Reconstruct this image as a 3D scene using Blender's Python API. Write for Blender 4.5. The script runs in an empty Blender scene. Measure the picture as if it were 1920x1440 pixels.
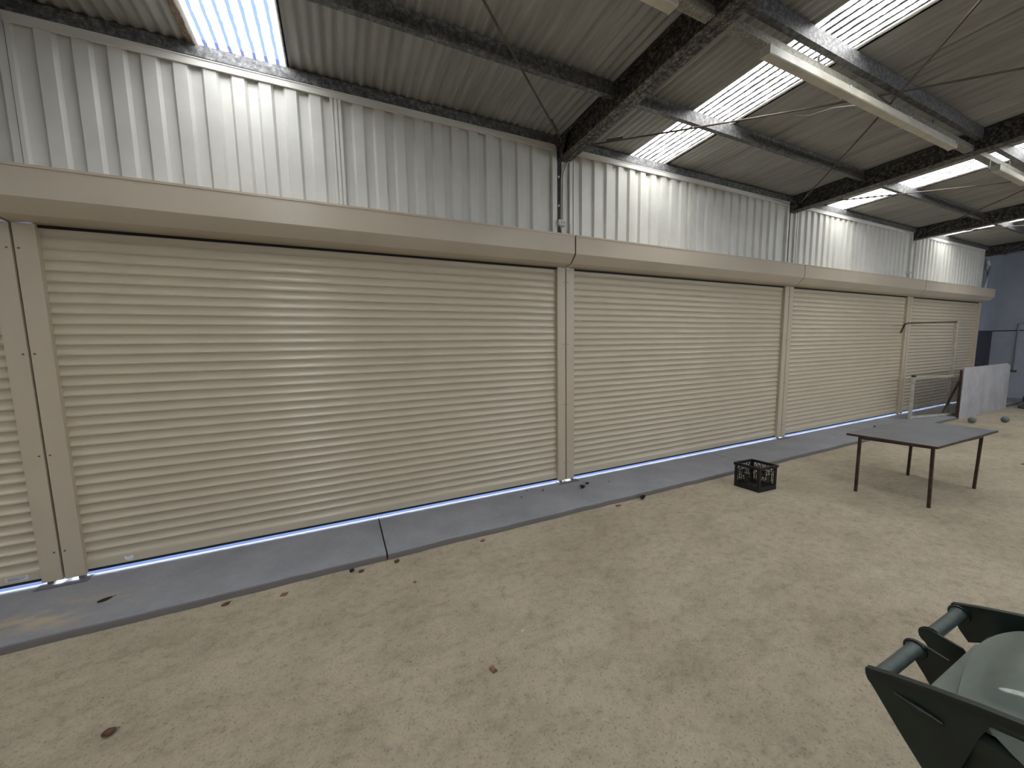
import bpy, bmesh, math, random
from mathutils import Vector, Matrix
random.seed(7)
SC = bpy.context.scene
COL = SC.collection
PI = math.pi

# ------------------------------------------------------------------ camera
F, YAW, PITCH, ROLL = 698.79, 0.4358, -0.1066, -0.0170
CAM = Vector((1.8989, -3.7214, 1.6568))
cy, sy, cp, sp = math.cos(YAW), math.sin(YAW), math.cos(PITCH), math.sin(PITCH)
fw = Vector((sy*cp, cy*cp, sp)); rt = Vector((cy, -sy, 0)); up = rt.cross(fw)
r2 = math.cos(ROLL)*rt + math.sin(ROLL)*up
u2 = -math.sin(ROLL)*rt + math.cos(ROLL)*up
cd = bpy.data.cameras.new('camera'); cam = bpy.data.objects.new('camera', cd); COL.objects.link(cam)
cd.sensor_width = 36; cd.lens = F/1920*36; cd.clip_start = 0.05; cd.clip_end = 300
cam.matrix_world = Matrix(((r2.x, u2.x, -fw.x, CAM.x), (r2.y, u2.y, -fw.y, CAM.y), (r2.z, u2.z, -fw.z, CAM.z), (0, 0, 0, 1)))
SC.camera = cam

# ------------------------------------------------------------------ sky and exposure
w = bpy.data.worlds.new('sky'); SC.world = w; w.use_nodes = True
bg = w.node_tree.nodes['Background']
bg.inputs[0].default_value = (0.84, 0.90, 1.0, 1); bg.inputs[1].default_value = 14.0
SC.view_settings.view_transform = 'Standard'; SC.view_settings.look = 'None'
SC.view_settings.gamma = 1.0; SC.view_settings.use_curve_mapping = False
SC.view_settings.exposure = 0.76
SC.cycles.max_bounces = 10; SC.cycles.diffuse_bounces = 6; SC.cycles.glossy_bounces = 4
SC.cycles.transparent_max_bounces = 12; SC.cycles.transmission_bounces = 6
SC.cycles.caustics_reflective = False; SC.cycles.caustics_refractive = False
SC.cycles.use_denoising = True; SC.cycles.sample_clamp_indirect = 6.0

# ------------------------------------------------------------------ sizes of the shed
L = 4.3                       # bay length along the wall
GZ = -0.05                    # the dirt floor; the concrete strip's top is 0
RS = 0.033                    # roof slope
ZR = 3.885                    # underside of the roof sheets at the wall
YB = -9.0                     # wall behind the camera
X0, XE = -2*L, 18.2           # closed end wall to closed end wall
SHX = 16.85                   # right end of the last shutter
YS = -8.7                     # the translucent sheets end here, metal sheets go on
def roofz(y): return ZR - RS*y

# daylight enters through the roof sheets: sampling portals in the openings
WAVE = L/56
SKY = {}
WX0, WX1, WZ0, WZ1 = 6.0, 17.0, 2.93, 3.2      # opening added for fill light, high in the unseen wall behind the camera
for k in range(-2, 4):
    s = {0: 14, 1: 12, 2: 12, 3: 12}.get(k, 12)
    SKY[k] = (k*L + s*WAVE, k*L + (s+8)*WAVE, s)
def portal(name, c, sx, sy_, rot):
    ld = bpy.data.lights.new(name, 'AREA'); ld.shape = 'RECTANGLE'; ld.size = sx; ld.size_y = sy_
    ld.cycles.is_portal = True
    o = bpy.data.objects.new(name, ld); COL.objects.link(o); o.location = c; o.rotation_euler = rot
for k, (xa, xb, s) in SKY.items():
    portal('skylight_portal', ((xa+xb)/2, YS/2+.05, roofz(YS/2)+0.03), xb-xa, -YS+0.2, (-math.atan(RS), 0, 0))

portal('fill_band_portal', ((WX0+WX1)/2, YB-.16, (WZ0+WZ1)/2), WX1-WX0, WZ1-WZ0, (PI/2, 0, 0))

# ------------------------------------------------------------------ materials
def mat(name):
    m = bpy.data.materials.new(name); m.use_nodes = True
    nt = m.node_tree; b = nt.nodes['Principled BSDF']
    return m, nt, b
def lin(c): return tuple(((v/255)/12.92 if v/255 <= .04045 else ((v/255+.055)/1.055)**2.4) for v in c)+(1,)
def node(nt, t, **kw):
    n = nt.nodes.new(t)
    for k, v in kw.items():
        if k in n.inputs.keys() if isinstance(k, str) and k[0].isupper() else False: n.inputs[k].default_value = v
        else: setattr(n, k, v)
    return n
def noise(nt, scale, detail=6, rough=.6, vec=None, sc=None):
    n = nt.nodes.new('ShaderNodeTexNoise'); n.inputs['Scale'].default_value = scale
    n.inputs['Detail'].default_value = detail; n.inputs['Roughness'].default_value = rough
    tc = nt.nodes.new('ShaderNodeTexCoord')
    src = tc.outputs['Object']
    if vec == 'world':
        g = nt.nodes.new('ShaderNodeNewGeometry'); src = g.outputs['Position']
    if sc:
        mp = nt.nodes.new('ShaderNodeMapping'); mp.inputs['Scale'].default_value = sc
        nt.links.new(src, mp.inputs['Vector']); src = mp.outputs['Vector']
    nt.links.new(src, n.inputs['Vector']); return n
def ramp(nt, src, stops):
    r = nt.nodes.new('ShaderNodeValToRGB'); e = r.color_ramp.elements
    while len(e) < len(stops): e.new(.5)
    for i, (p, c) in enumerate(stops): e[i].position = p; e[i].color = c if len(c) == 4 else lin(c)
    nt.links.new(src, r.inputs['Fac']); return r
def mixc(nt, fac, a, b, mode='MIX'):
    m = nt.nodes.new('ShaderNodeMix'); m.data_type = 'RGBA'; m.blend_type = mode
    for i, v in ((0, fac), (6, a), (7, b)):
        if hasattr(v, 'links') or hasattr(v, 'is_linked'): nt.links.new(v, m.inputs[i])
        else: m.inputs[i].default_value = v
    return m.outputs[2]
def bump(nt, b, src, strength, dist=.01):
    n = nt.nodes.new('ShaderNodeBump'); n.inputs['Strength'].default_value = strength; n.inputs['Distance'].default_value = dist
    nt.links.new(src, n.inputs['Height']); nt.links.new(n.outputs[0], b.inputs['Normal'])
def simple(name, c, rough=.5, metal=0, var=.08, scale=6, spec=.5, bmp=0):
    m, nt, b = mat(name)
    n = noise(nt, scale, vec='world')
    a = tuple(max(0, v*(1-var)) for v in c); d = tuple(min(255, v*(1+var)) for v in c)
    r = ramp(nt, n.outputs['Fac'], [(.3, a), (.7, d)])
    nt.links.new(r.outputs[0], b.inputs['Base Color'])
    b.inputs['Roughness'].default_value = rough; b.inputs['Metallic'].default_value = metal
    b.inputs['Specular IOR Level'].default_value = spec
    if bmp: bump(nt, b, n.outputs['Fac'], bmp)
    return m
M = {}
M['shutter'] = simple('beige_powder_coat', (197, 187, 166), .27, 0, .015, 3)
M['rail'] = simple('beige_rail_coat', (192, 180, 160), .42, 0, .015, 3)
M['housing'] = simple('beige_housing_coat', (192, 181, 163), .26, 0, .02, 2)
M['clad'] = simple('off_white_cladding', (214, 213, 206), .50, 0, .03, 3)
M['seal'] = simple('black_rubber', (22, 24, 34), .7)
M['dark'] = simple('dark_gap', (16, 15, 14), .8)
M['screw'] = simple('screw_metal', (110, 100, 88), .45, .8)
M['whiteplastic'] = simple('white_plastic', (205, 205, 200), .4)
M['black'] = simple('black_plastic', (16, 17, 18), .5, 0, .1, 12)
M['tube'] = simple('bright_conduit', (170, 168, 160), .3, .7)
M['rodm'] = simple('rod_steel', (84, 76, 66), .5, .3, .2, 5)
M['leafb'] = simple('brown_leaf', (84, 58, 42), .8, 0, .35, 60)
M['leafk'] = simple('dark_leaf', (34, 27, 24), .8, 0, .35, 60)
M['leaft'] = simple('tan_leaf', (128, 96, 74), .8, 0, .25, 60)
M['ball'] = simple('grey_green_ball', (96, 110, 108), .5, 0, .12, 25)
M['sticker'] = simple('sticker_paper', (214, 218, 222), .5)
M['ink'] = simple('sticker_ink', (110, 116, 130), .6)
M['tlegs'] = simple('brown_painted_steel', (60, 46, 36), .5, .2, .25, 12)
M['rock'] = simple('broken_concrete', (96, 96, 98), .9, 0, .25, 8, bmp=.6)
M['pier'] = simple('rendered_masonry', (140, 146, 158), .85, 0, .05, 2, bmp=.1)
M['plate'] = simple('grey_base_plate', (120, 120, 122), .5, .5)
M['reflector'] = simple('white_enamel', (190, 186, 172), .4)
M['cageframe'] = simple('grey_green_painted_angle', (186, 184, 172), .5, .1, .1, 15)
M['cagewire'] = simple('galvanised_wire', (150, 150, 146), .45, .6)

# weathered galvanised steel: spangle and dull patches
def steel(name, a, b_, c_, rough=.55, metal=.35, scale=14):
    m, nt, b = mat(name)
    n1 = noise(nt, scale*2.6, 8, .85, 'world'); n2 = noise(nt, 1.7, 3, .5, 'world')
    v = nt.nodes.new('ShaderNodeTexVoronoi'); v.inputs['Scale'].default_value = 70
    g = nt.nodes.new('ShaderNodeNewGeometry'); nt.links.new(g.outputs['Position'], v.inputs['Vector'])
    r1 = ramp(nt, n1.outputs['Fac'], [(.40, a), (.50, b_), (.58, c_)])
    sp_ = nt.nodes.new('ShaderNodeSeparateColor'); nt.links.new(v.outputs['Color'], sp_.inputs[0])
    r2_ = ramp(nt, sp_.outputs[0], [(0, (.55, .55, .55, 1)), (1, (1.3, 1.3, 1.3, 1))])
    c1 = mixc(nt, .55, r1.outputs[0], r2_.outputs[0], 'MULTIPLY')
    r3 = ramp(nt, n2.outputs['Fac'], [(.35, (.75, .75, .75, 1)), (.65, (1, 1, 1, 1))])
    c2 = mixc(nt, .5, c1, r3.outputs[0], 'MULTIPLY')
    nt.links.new(c2, b.inputs['Base Color'])
    b.inputs['Roughness'].default_value = rough; b.inputs['Metallic'].default_value = metal
    return m
M['rafter'] = steel('rafter_steel', (46, 42, 41), (74, 70, 67), (142, 137, 130), .6, .3, 11)
M['purlin'] = steel('purlin_steel', (78, 78, 80), (104, 104, 106), (138, 137, 136), .55, .3, 9)
M['galv'] = steel('galvanised_channel', (118, 116, 106), (136, 134, 124), (158, 156, 146), .5, .35, 16)
M['column'] = steel('column_steel', (50, 46, 42), (66, 62, 58), (84, 80, 76), .6, .3, 8)

# roof sheets: aged zincalume, water marks along the flutes
m, nt, b = mat('roof_sheet_metal'); M['roof'] = m
n1 = noise(nt, 3.0, 5, .6, 'world', (4, .35, 1)); n2 = noise(nt, 1.2, 4, .6, 'world')
r1 = ramp(nt, n1.outputs['Fac'], [(.3, (152, 152, 150)), (.7, (180, 180, 178))])
r2_ = ramp(nt, n2.outputs['Fac'], [(.3, (.84, .84, .82, 1)), (.7, (1, 1, 1, 1))])
nt.links.new(mixc(nt, 1.0, r1.outputs[0], r2_.outputs[0], 'MULTIPLY'), b.inputs['Base Color'])
b.inputs['Roughness'].default_value = .6; b.inputs['Metallic'].default_value = .15

# translucent skylight sheet with flute lines: dirt, but painted shading on the bluish sheet
def skylight_mat(name='translucent_sheet', line=(14, 14, 12), lo=1.22, hi=1.44):
    m = bpy.data.materials.new(name); m.use_nodes = True; nt = m.node_tree; nt.nodes.clear()
    out = nt.nodes.new('ShaderNodeOutputMaterial')
    tr = nt.nodes.new('ShaderNodeBsdfTransparent'); tl = nt.nodes.new('ShaderNodeBsdfTranslucent')
    gl = nt.nodes.new('ShaderNodeBsdfDiffuse')
    tc = nt.nodes.new('ShaderNodeTexCoord'); sx = nt.nodes.new('ShaderNodeSeparateXYZ')
    nt.links.new(tc.outputs['Object'], sx.inputs[0])
    # phase along the flutes: lines sit where the sheet is lowest
    mu = nt.nodes.new('ShaderNodeMath'); mu.operation = 'MULTIPLY'; mu.inputs[1].default_value = 2*PI/WAVE
    nt.links.new(sx.outputs[0], mu.inputs[0])
    co = nt.nodes.new('ShaderNodeMath'); co.operation = 'COSINE'; nt.links.new(mu.outputs[0], co.inputs[0])
    n = noise(nt, 1.0, 7, .7, None, (30, 9, 1))
    ad = nt.nodes.new('ShaderNodeMath'); ad.operation = 'MULTIPLY_ADD'
    nt.links.new(n.outputs['Fac'], ad.inputs[0]); ad.inputs[1].default_value = 1.7; nt.links.new(co.outputs[0], ad.inputs[2])
    r = ramp(nt, ad.outputs[0], [(0.0, (1, 1, 1, 1)), (1.0, (0, 0, 0, 1))])
    mr = nt.nodes.new('ShaderNodeMapRange'); nt.links.new(ad.outputs[0], mr.inputs[0])
    mr.inputs[1].default_value = lo; mr.inputs[2].default_value = hi; mr.inputs[3].default_value = 0; mr.inputs[4].default_value = 1
    cl = mixc(nt, mr.outputs[0], lin((208, 202, 191)), lin(line))
    for s in (tr, tl, gl): nt.links.new(cl, s.inputs['Color'])
    m1 = nt.nodes.new('ShaderNodeMixShader'); m1.inputs[0].default_value = .35
    nt.links.new(tr.outputs[0], m1.inputs[1]); nt.links.new(tl.outputs[0], m1.inputs[2])
    m2 = nt.nodes.new('ShaderNodeMixShader'); m2.inputs[0].default_value = .12
    nt.links.new(m1.outputs[0], m2.inputs[1]); nt.links.new(gl.outputs[0], m2.inputs[2])
    nt.links.new(m2.outputs[0], out.inputs[0]); return m
M['sky'] = skylight_mat(); M['skyblue'] = skylight_mat('flute_shaded_sheet', (48, 56, 78), .9, 1.5)  # second sheet has no dirt; its bluish lines are painted flute shading

# decomposed granite floor
m, nt, b = mat('packed_granite_dirt'); M['dirt'] = m
n1 = noise(nt, .9, 5, .6, 'world'); n2 = noise(nt, 15, 8, .7, 'world', (1, 1.25, 1)); n3 = noise(nt, 85, 4, .7, 'world'); n4 = noise(nt, 2.6, 6, .65, 'world', (1, 1.8, 1))
c = ramp(nt, n1.outputs['Fac'], [(.32, (160, 149, 130)), (.68, (179, 169, 150))]).outputs[0]
c = mixc(nt, .75, c, ramp(nt, n4.outputs['Fac'], [(.34, (.84, .83, .81, 1)), (.52, (1, 1, 1, 1)), (.7, (1.07, 1.06, 1.05, 1))]).outputs[0], 'MULTIPLY')
c = mixc(nt, .8, c, ramp(nt, n2.outputs['Fac'], [(.30, (.70, .69, .67, 1)), (.48, (1, 1, 1, 1)), (.70, (1.14, 1.14, 1.12, 1))]).outputs[0], 'MULTIPLY')
c = mixc(nt, .75, c, ramp(nt, n3.outputs['Fac'], [(.30, (.34, .32, .30, 1)), (.43, (1, 1, 1, 1)), (.75, (1.2, 1.19, 1.16, 1))]).outputs[0], 'MULTIPLY')
nt.links.new(c, b.inputs['Base Color']); b.inputs['Roughness'].default_value = .92
ad = nt.nodes.new('ShaderNodeMath'); ad.operation = 'MULTIPLY_ADD'; nt.links.new(n3.outputs['Fac'], ad.inputs[0]); ad.inputs[1].default_value = .35
nt.links.new(n2.outputs['Fac'], ad.inputs[2]); bump(nt, b, ad.outputs[0], .55, .02)

# concrete strip, with a dusting of dirt at its left end
m, nt, b = mat('smooth_concrete'); M['conc'] = m
n1 = noise(nt, 2.2, 6, .65, 'world'); n2 = noise(nt, 30, 5, .7, 'world'); n3 = noise(nt, 1.0, 6, .7, 'world', (3.2, 7, 1))
c = ramp(nt, n1.outputs['Fac'], [(.3, (128, 129, 134)), (.7, (148, 149, 154))]).outputs[0]
c = mixc(nt, .5, c, ramp(nt, n2.outputs['Fac'], [(.3, (.84, .84, .84, 1)), (.6, (1.04, 1.04, 1.04, 1))]).outputs[0], 'MULTIPLY')
g = nt.nodes.new('ShaderNodeNewGeometry')
dv = nt.nodes.new('ShaderNodeVectorMath'); dv.operation = 'DISTANCE'
mp = nt.nodes.new('ShaderNodeMapping'); nt.links.new(g.outputs['Position'], mp.inputs['Vector'])
mp.inputs['Scale'].default_value = (1.9, 4.6, 0); mp.inputs['Rotation'].default_value = (0, 0, 0)
nt.links.new(mp.outputs[0], dv.inputs[0]); dv.inputs[1].default_value = (.10*1.9, -.50*4.6, 0)
mr = nt.nodes.new('ShaderNodeMapRange'); nt.links.new(dv.outputs['Value'], mr.inputs[0])
mr.inputs[1].default_value = .15; mr.inputs[2].default_value = 1.1; mr.inputs[3].default_value = .75; mr.inputs[4].default_value = 0
mm = nt.nodes.new('ShaderNodeMath'); mm.operation = 'MULTIPLY'; nt.links.new(mr.outputs[0], mm.inputs[0])
nt.links.new(ramp(nt, n3.outputs['Fac'], [(.45, (0, 0, 0, 1)), (.58, (1, 1, 1, 1))]).outputs[0], mm.inputs[1])
c = mixc(nt, mm.outputs[0], c, lin((182, 164, 132)))
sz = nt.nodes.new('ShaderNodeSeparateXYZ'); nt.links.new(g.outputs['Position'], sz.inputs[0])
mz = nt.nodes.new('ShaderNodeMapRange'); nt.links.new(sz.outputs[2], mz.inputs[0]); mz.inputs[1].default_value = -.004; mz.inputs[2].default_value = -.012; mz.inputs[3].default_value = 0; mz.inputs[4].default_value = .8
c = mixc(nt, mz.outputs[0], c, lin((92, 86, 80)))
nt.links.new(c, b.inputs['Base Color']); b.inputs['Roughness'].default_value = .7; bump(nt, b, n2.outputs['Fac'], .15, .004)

M['path'] = simple('sky_tinted_paving', (80, 93, 124), .95, 0, .05, 3, spec=0)  # blue of the sky light is put into this colour
M['endwall'] = simple('painted_block', (158, 163, 175), .8, 0, .05, 1.5, bmp=.1)
M['doorpanel'] = simple('dark_grey_door', (52, 54, 62), .6, 0, .08, 4)
M['ply'] = simple('pale_weathered_sheet', (172, 172, 176), .7, 0, .10, 2.2)
m, nt, b = mat('grey_table_laminate'); M['ttop'] = m
n1 = noise(nt, 3, 6, .7, 'world'); n2 = noise(nt, 20, 6, .8, 'world', (3, 1, 1))
c = ramp(nt, n1.outputs['Fac'], [(.3, (98, 102, 108)), (.7, (118, 121, 126))]).outputs[0]
c = mixc(nt, .8, c, ramp(nt, n2.outputs['Fac'], [(.64, (1, 1, 1, 1)), (.78, (1.5, 1.5, 1.45, 1))]).outputs[0], 'MULTIPLY')
nt.links.new(c, b.inputs['Base Color']); b.inputs['Roughness'].default_value = .34
M['bin'] = simple('dark_green_plastic', (22, 32, 27), .38, 0, .12, 20)
m, nt, b = mat('dusty_bin_lid'); M['lid'] = m
n1 = noise(nt, 5, 6, .7, 'world', (1, 1, 1)); n2 = noise(nt, 9, 4, .6, 'world', (.6, 5, 1))
c = ramp(nt, n1.outputs['Fac'], [(.3, (92, 101, 95)), (.7, (114, 122, 115))]).outputs[0]
c = mixc(nt, .6, c, ramp(nt, n2.outputs['Fac'], [(.3, (.85, .86, .85, 1)), (.7, (1.05, 1.05, 1.05, 1))]).outputs[0], 'MULTIPLY')
nt.links.new(c, b.inputs['Base Color']); b.inputs['Roughness'].default_value = .4

# ------------------------------------------------------------------ mesh helpers
class MB:
    def __init__(s): s.v = []; s.f = []
    def add(s, v, f):
        n = len(s.v); s.v += [tuple(p) for p in v]; s.f += [tuple(i+n for i in q) for q in f]; return s
    def box(s, a, b):
        x0, y0, z0 = a; x1, y1, z1 = b
        return s.add([(x0,y0,z0),(x1,y0,z0),(x1,y1,z0),(x0,y1,z0),(x0,y0,z1),(x1,y0,z1),(x1,y1,z1),(x0,y1,z1)],
                     [(0,3,2,1),(4,5,6,7),(0,1,5,4),(1,2,6,5),(2,3,7,6),(3,0,4,7)])
    def prism(s, prof, a, b, axis):       # closed profile extruded from a to b along an axis
        n = len(prof); v = []
        for t in (a, b):
            for (p, q) in prof:
                v.append({0: (t, p, q), 1: (p, t, q), 2: (p, q, t)}[axis])
        f = [(i, (i+1) % n, n+(i+1) % n, n+i) for i in range(n)] + [tuple(range(n))[::-1], tuple(range(n, 2*n))]
        return s.add(v, f)
    def strip(s, prof, a, b, axis):       # open profile extruded
        n = len(prof); v = []
        for t in (a, b):
            for (p, q) in prof: v.append({0: (t, p, q), 1: (p, t, q), 2: (p, q, t)}[axis])
        return s.add(v, [(i, i+1, n+i+1, n+i) for i in range(n-1)])
    def tube(s, pts, r, n=8, cap=True):
        pts = [Vector(p) for p in pts]; v = []; f = []
        for i, p in enumerate(pts):
            d = (pts[min(i+1, len(pts)-1)] - pts[max(i-1, 0)]).normalized()
            a = d.cross(Vector((0, 0, 1)));
            if a.length < 1e-3: a = d.cross(Vector((0, 1, 0)))
            a.normalize(); b_ = d.cross(a)
            rr = r[i] if isinstance(r, (list, tuple)) else r
            for k in range(n):
                t = 2*PI*k/n; v.append(p + a*math.cos(t)*rr + b_*math.sin(t)*rr)
        for i in range(len(pts)-1):
            for k in range(n): f.append((i*n+k, i*n+(k+1) % n, (i+1)*n+(k+1) % n, (i+1)*n+k))
        if cap: f += [tuple(range(n))[::-1], tuple(range((len(pts)-1)*n, len(pts)*n))]
        return s.add(v, f)
    def bar(s, a, b, wx, wy):             # square bar between two points
        a, b = Vector(a), Vector(b); d = (b-a).normalized()
        e = d.cross(Vector((0, 1, 0)))
        if e.length < .1: e = d.cross(Vector((1, 0, 0)))
        e.normalize(); g_ = d.cross(e).normalized()
        v = []
        for p in (a, b):
            for (i, j) in ((-1,-1),(1,-1),(1,1),(-1,1)): v.append(p + e*i*wx/2 + g_*j*wy/2)
        return s.add(v, [(0,1,2,3),(7,6,5,4),(0,4,5,1),(1,5,6,2),(2,6,7,3),(3,7,4,0)])
    def mesh(s, name, m, smooth=False, bevel=0):
        me = bpy.data.meshes.new(name); me.from_pydata(s.v, [], s.f); me.materials.append(m)
        bm = bmesh.new(); bm.from_mesh(me)
        bmesh.ops.recalc_face_normals(bm, faces=bm.faces)
        if bevel: bmesh.ops.bevel(bm, geom=bm.edges[:], offset=bevel, segments=2, affect='EDGES', profile=.6)
        bm.to_mesh(me); bm.free()
        if smooth:
            for p in me.polygons: p.use_smooth = True
            try: me.set_sharp_from_angle(angle=math.radians(smooth if smooth > 1 else 35))
            except Exception: pass
        return me
    def obj(s, name, m, parent=None, smooth=False, bevel=0):
        return put(name, s.mesh(name, m, smooth, bevel), parent)
def put(name, me, parent=None, loc=None):
    o = bpy.data.objects.new(name, me); COL.objects.link(o)
    if parent: o.parent = parent
    if loc is not None: o.location = loc
    return o
def tag(o, label=None, cat=None, group=None, kind=None):
    if label: o['label'] = label
    if cat: o['category'] = cat
    if group: o['group'] = group
    if kind: o['kind'] = kind
    return o
def empty(name, loc=(0, 0, 0), label=None, cat=None, group=None, kind=None):
    o = bpy.data.objects.new(name, None); COL.objects.link(o); o.location = loc; o.empty_display_size = .1
    return tag(o, label, cat, group, kind)

# ------------------------------------------------------------------ the setting: floor and concrete strip
mb = MB(); mb.add([(X0-.2, YB-.2, GZ), (XE+.2, YB-.2, GZ), (XE+.2, -.3, GZ), (X0-.2, -.3, GZ)], [(0, 1, 2, 3)])
tag(mb.obj('floor', M['dirt']), kind='structure')
# ground outside, seen only as the bright line under the shutters
tag(MB().add([(X0-12, -.003, -.004), (XE+12, -.003, -.004), (XE+12, 14, -.10), (X0-12, 14, -.10)], [(0, 1, 2, 3)]).obj('floor_outside', M['path']), kind='structure')
# unseen awning and fence, added only to keep that paving in shade
tag(MB().box((X0-8, .16, 3.05), (XE+8, 2.8, 3.10)).obj('added_shade_awning', M['purlin']), kind='structure')
tag(MB().box((X0-8, 6.0, -.1), (XE+8, 6.1, 2.2)).obj('added_shade_fence', M['path']), kind='structure')
trim = empty('trim_1', (0, 0, 0), kind='structure')
joints = [X0+.05, -2.15, 2.165, 6.83, 11.3, 15.8, XE-.02]
for a, b_ in zip(joints[:-1], joints[1:]):
    n = 40; v = []; f = []
    for i in range(n+1):
        x = a+.006 + (b_-a-.012)*i/n
        j = random.uniform(-.006, .006)
        e = -.717 + .004*math.sin(x*5) + j*.6
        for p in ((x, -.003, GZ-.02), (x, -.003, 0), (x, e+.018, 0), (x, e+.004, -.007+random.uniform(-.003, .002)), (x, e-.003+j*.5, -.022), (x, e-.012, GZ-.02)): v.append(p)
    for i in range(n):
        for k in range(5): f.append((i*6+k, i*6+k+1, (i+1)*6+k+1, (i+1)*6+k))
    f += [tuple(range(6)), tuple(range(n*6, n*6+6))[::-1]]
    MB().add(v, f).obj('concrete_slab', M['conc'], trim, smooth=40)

for x in joints[1:-1]: MB().box((x-.0065, -.712, GZ-.01), (x+.0065, -.003, -.006)).obj('joint_filler', M['dark'], trim)
for k in range(-1, 4):     # steel plates under the feet of the shutter guides
    MB().box((k*L-.115, -.110, .0), (k*L+.155, -.010, .006)).obj('base_plate', M['plate'], trim)
    for xx in (-.06, .10): MB().box((k*L+xx-.016, -.040, .006), (k*L+xx+.016, -.012, .022)).obj('guide_foot', M['plate'], trim)

# ------------------------------------------------------------------ roof: rafters, purlins, corrugated sheets
ceiling = empty('ceiling', (0, 0, ZR), kind='structure')
PAMP = .0115
def corr(nw, y0=.30, y1=YB-.1, seg=8, ov=0):
    n = nw*seg; pr = []
    for i in range(-ov, n+1+ov):
        x = WAVE*i/seg; z = PAMP*(1-math.cos(2*PI*i/seg))+.0
        pr.append((x, z))
    n = n+2*ov; v = []; f = []
    ys = [y0 + (y1-y0)*t for t in (0, .03, .25, .5, .75, 1)]
    for y in ys:
        for (x, z) in pr: v.append((x, y, z - RS*y))
    for r in range(len(ys)-1):
        for i in range(n): f.append((r*(n+1)+i, r*(n+1)+i+1, (r+1)*(n+1)+i+1, (r+1)*(n+1)+i))
    return v, f
_cm = {}
def sheetmesh(nw, which):
    if (nw, which) not in _cm:
        v, f = corr(nw, y1=YS) if which == 'skylight' else corr(nw, y1=YB-.1, ov=3); _cm[(nw, which)] = MB().add(v, f).mesh(which, M['sky'] if which == 'skylight' else M['roof'], smooth=80)
    return _cm[(nw, which)]
LZ = 0
def add_sheets(xa, nwaves):
    global LZ
    while nwaves > 0:
        k = 9 if nwaves >= 9 else nwaves
        if nwaves in (12, 14): k = nwaves//2
        k2 = min(k, nwaves)
        LZ = 1-LZ
        o = put('roof_sheet', sheetmesh(k2, 'roof_sheet'), ceiling, (xa, 0, 0.006*LZ))
        xa += k2*WAVE; nwaves -= k2
where = {-2: None, -1: None, 0: 'above the first shutter from the left', 1: 'above the second shutter', 2: 'above the third shutter', 3: 'over the far end of the shed'}
for k, (xa, xb, s) in SKY.items():
    add_sheets(k*L, s)
    o = put('window_%d' % (k+3), sheetmesh(8, 'skylight'), None, (xa, 0, ZR+.003))
    lab = {-2: 'translucent corrugated skylight sheet at the near end of the roof, out of view', -1: 'translucent corrugated skylight sheet two bays left of the black crate, out of view',
           0: 'pale blue translucent corrugated skylight sheet at top left beside rusty sheet edge', 1: 'largest bright translucent corrugated skylight, right of the nearest rafter',
           2: 'white translucent corrugated skylight between the second and third rafters', 3: 'small far glimpse of translucent skylight beyond the third rafter'}[k]
    if k == 0: o.material_slots[0].link = 'OBJECT'; o.material_slots[0].material = M['skyblue']
    tag(o, lab, kind='structure')
    add_sheets(xb, 56-8-s)
add_sheets(4*L, 14)
# lifted rusty edge of the sheet beside the left skylight
xa = SKY[0][0]
n = 30; v = []; f = []
for i in range(n+1):
    y = .02 - 1.1*i/n; j = random.uniform(-.006, .006)
    zz = -RS*y - .004
    v += [(xa-.035, y, zz+.004), (xa+.012+j, y, zz-.012), (xa+.016+j, y, zz-.008), (xa-.035, y, zz+.010)]
for i in range(n):
    for q in range(4): f.append((i*4+q, i*4+(q+1) % 4, (i+1)*4+(q+1) % 4, (i+1)*4+q))
f += [(0, 1, 2, 3), (n*4+3, n*4+2, n*4+1, n*4)]
M['rust'] = steel('rusty_sheet_edge', (104, 84, 66), (134, 116, 98), (166, 152, 134), .7, .1, 20)
tag(MB().add(v, f).obj('edge_flashing', M['rust'], ceiling), 'rusty folded sheet edge')
# C purlins between the rafters
def purlin(xa, xb, yw, dep=.115, fl=.045, t=.003, m='purlin', name='purlin'):
    zt = roofz(yw) - ZR - .0005 - .002; zb = zt-dep
    pr = [(yw-t, zb), (yw+fl, zb), (yw+fl, zb+.014), (yw+fl-t, zb+.014), (yw+fl-t, zb+t), (yw, zb+t), (yw, zt-t), (yw+fl-t, zt-t), (yw+fl-t, zt-.014), (yw+fl, zt-.014), (yw+fl, zt), (yw-t, zt)]
    v = []
    MBo = MB(); n = len(pr)
    for x in (xa, xb):
        for p in pr: v.append((x, p[0], p[1]))
    f = [(i, (i+1) % n, n+(i+1) % n, n+i) for i in range(n)] + [tuple(range(n))[::-1], tuple(range(n, 2*n))]
    return MBo.add(v, f).obj(name, M[m], ceiling)
for k in range(-2, 5):
    a, b_ = k*L+.080, (k+1)*L-.070
    if k == 4: b_ = XE-.01
    for yw in (-.93, -1.962, -2.95, -3.95, -4.95, -5.95, -6.95, -7.95): purlin(a, b_, yw)
    purlin(a, b_, -.052, .085, .04, name='eave_purlin')
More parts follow.
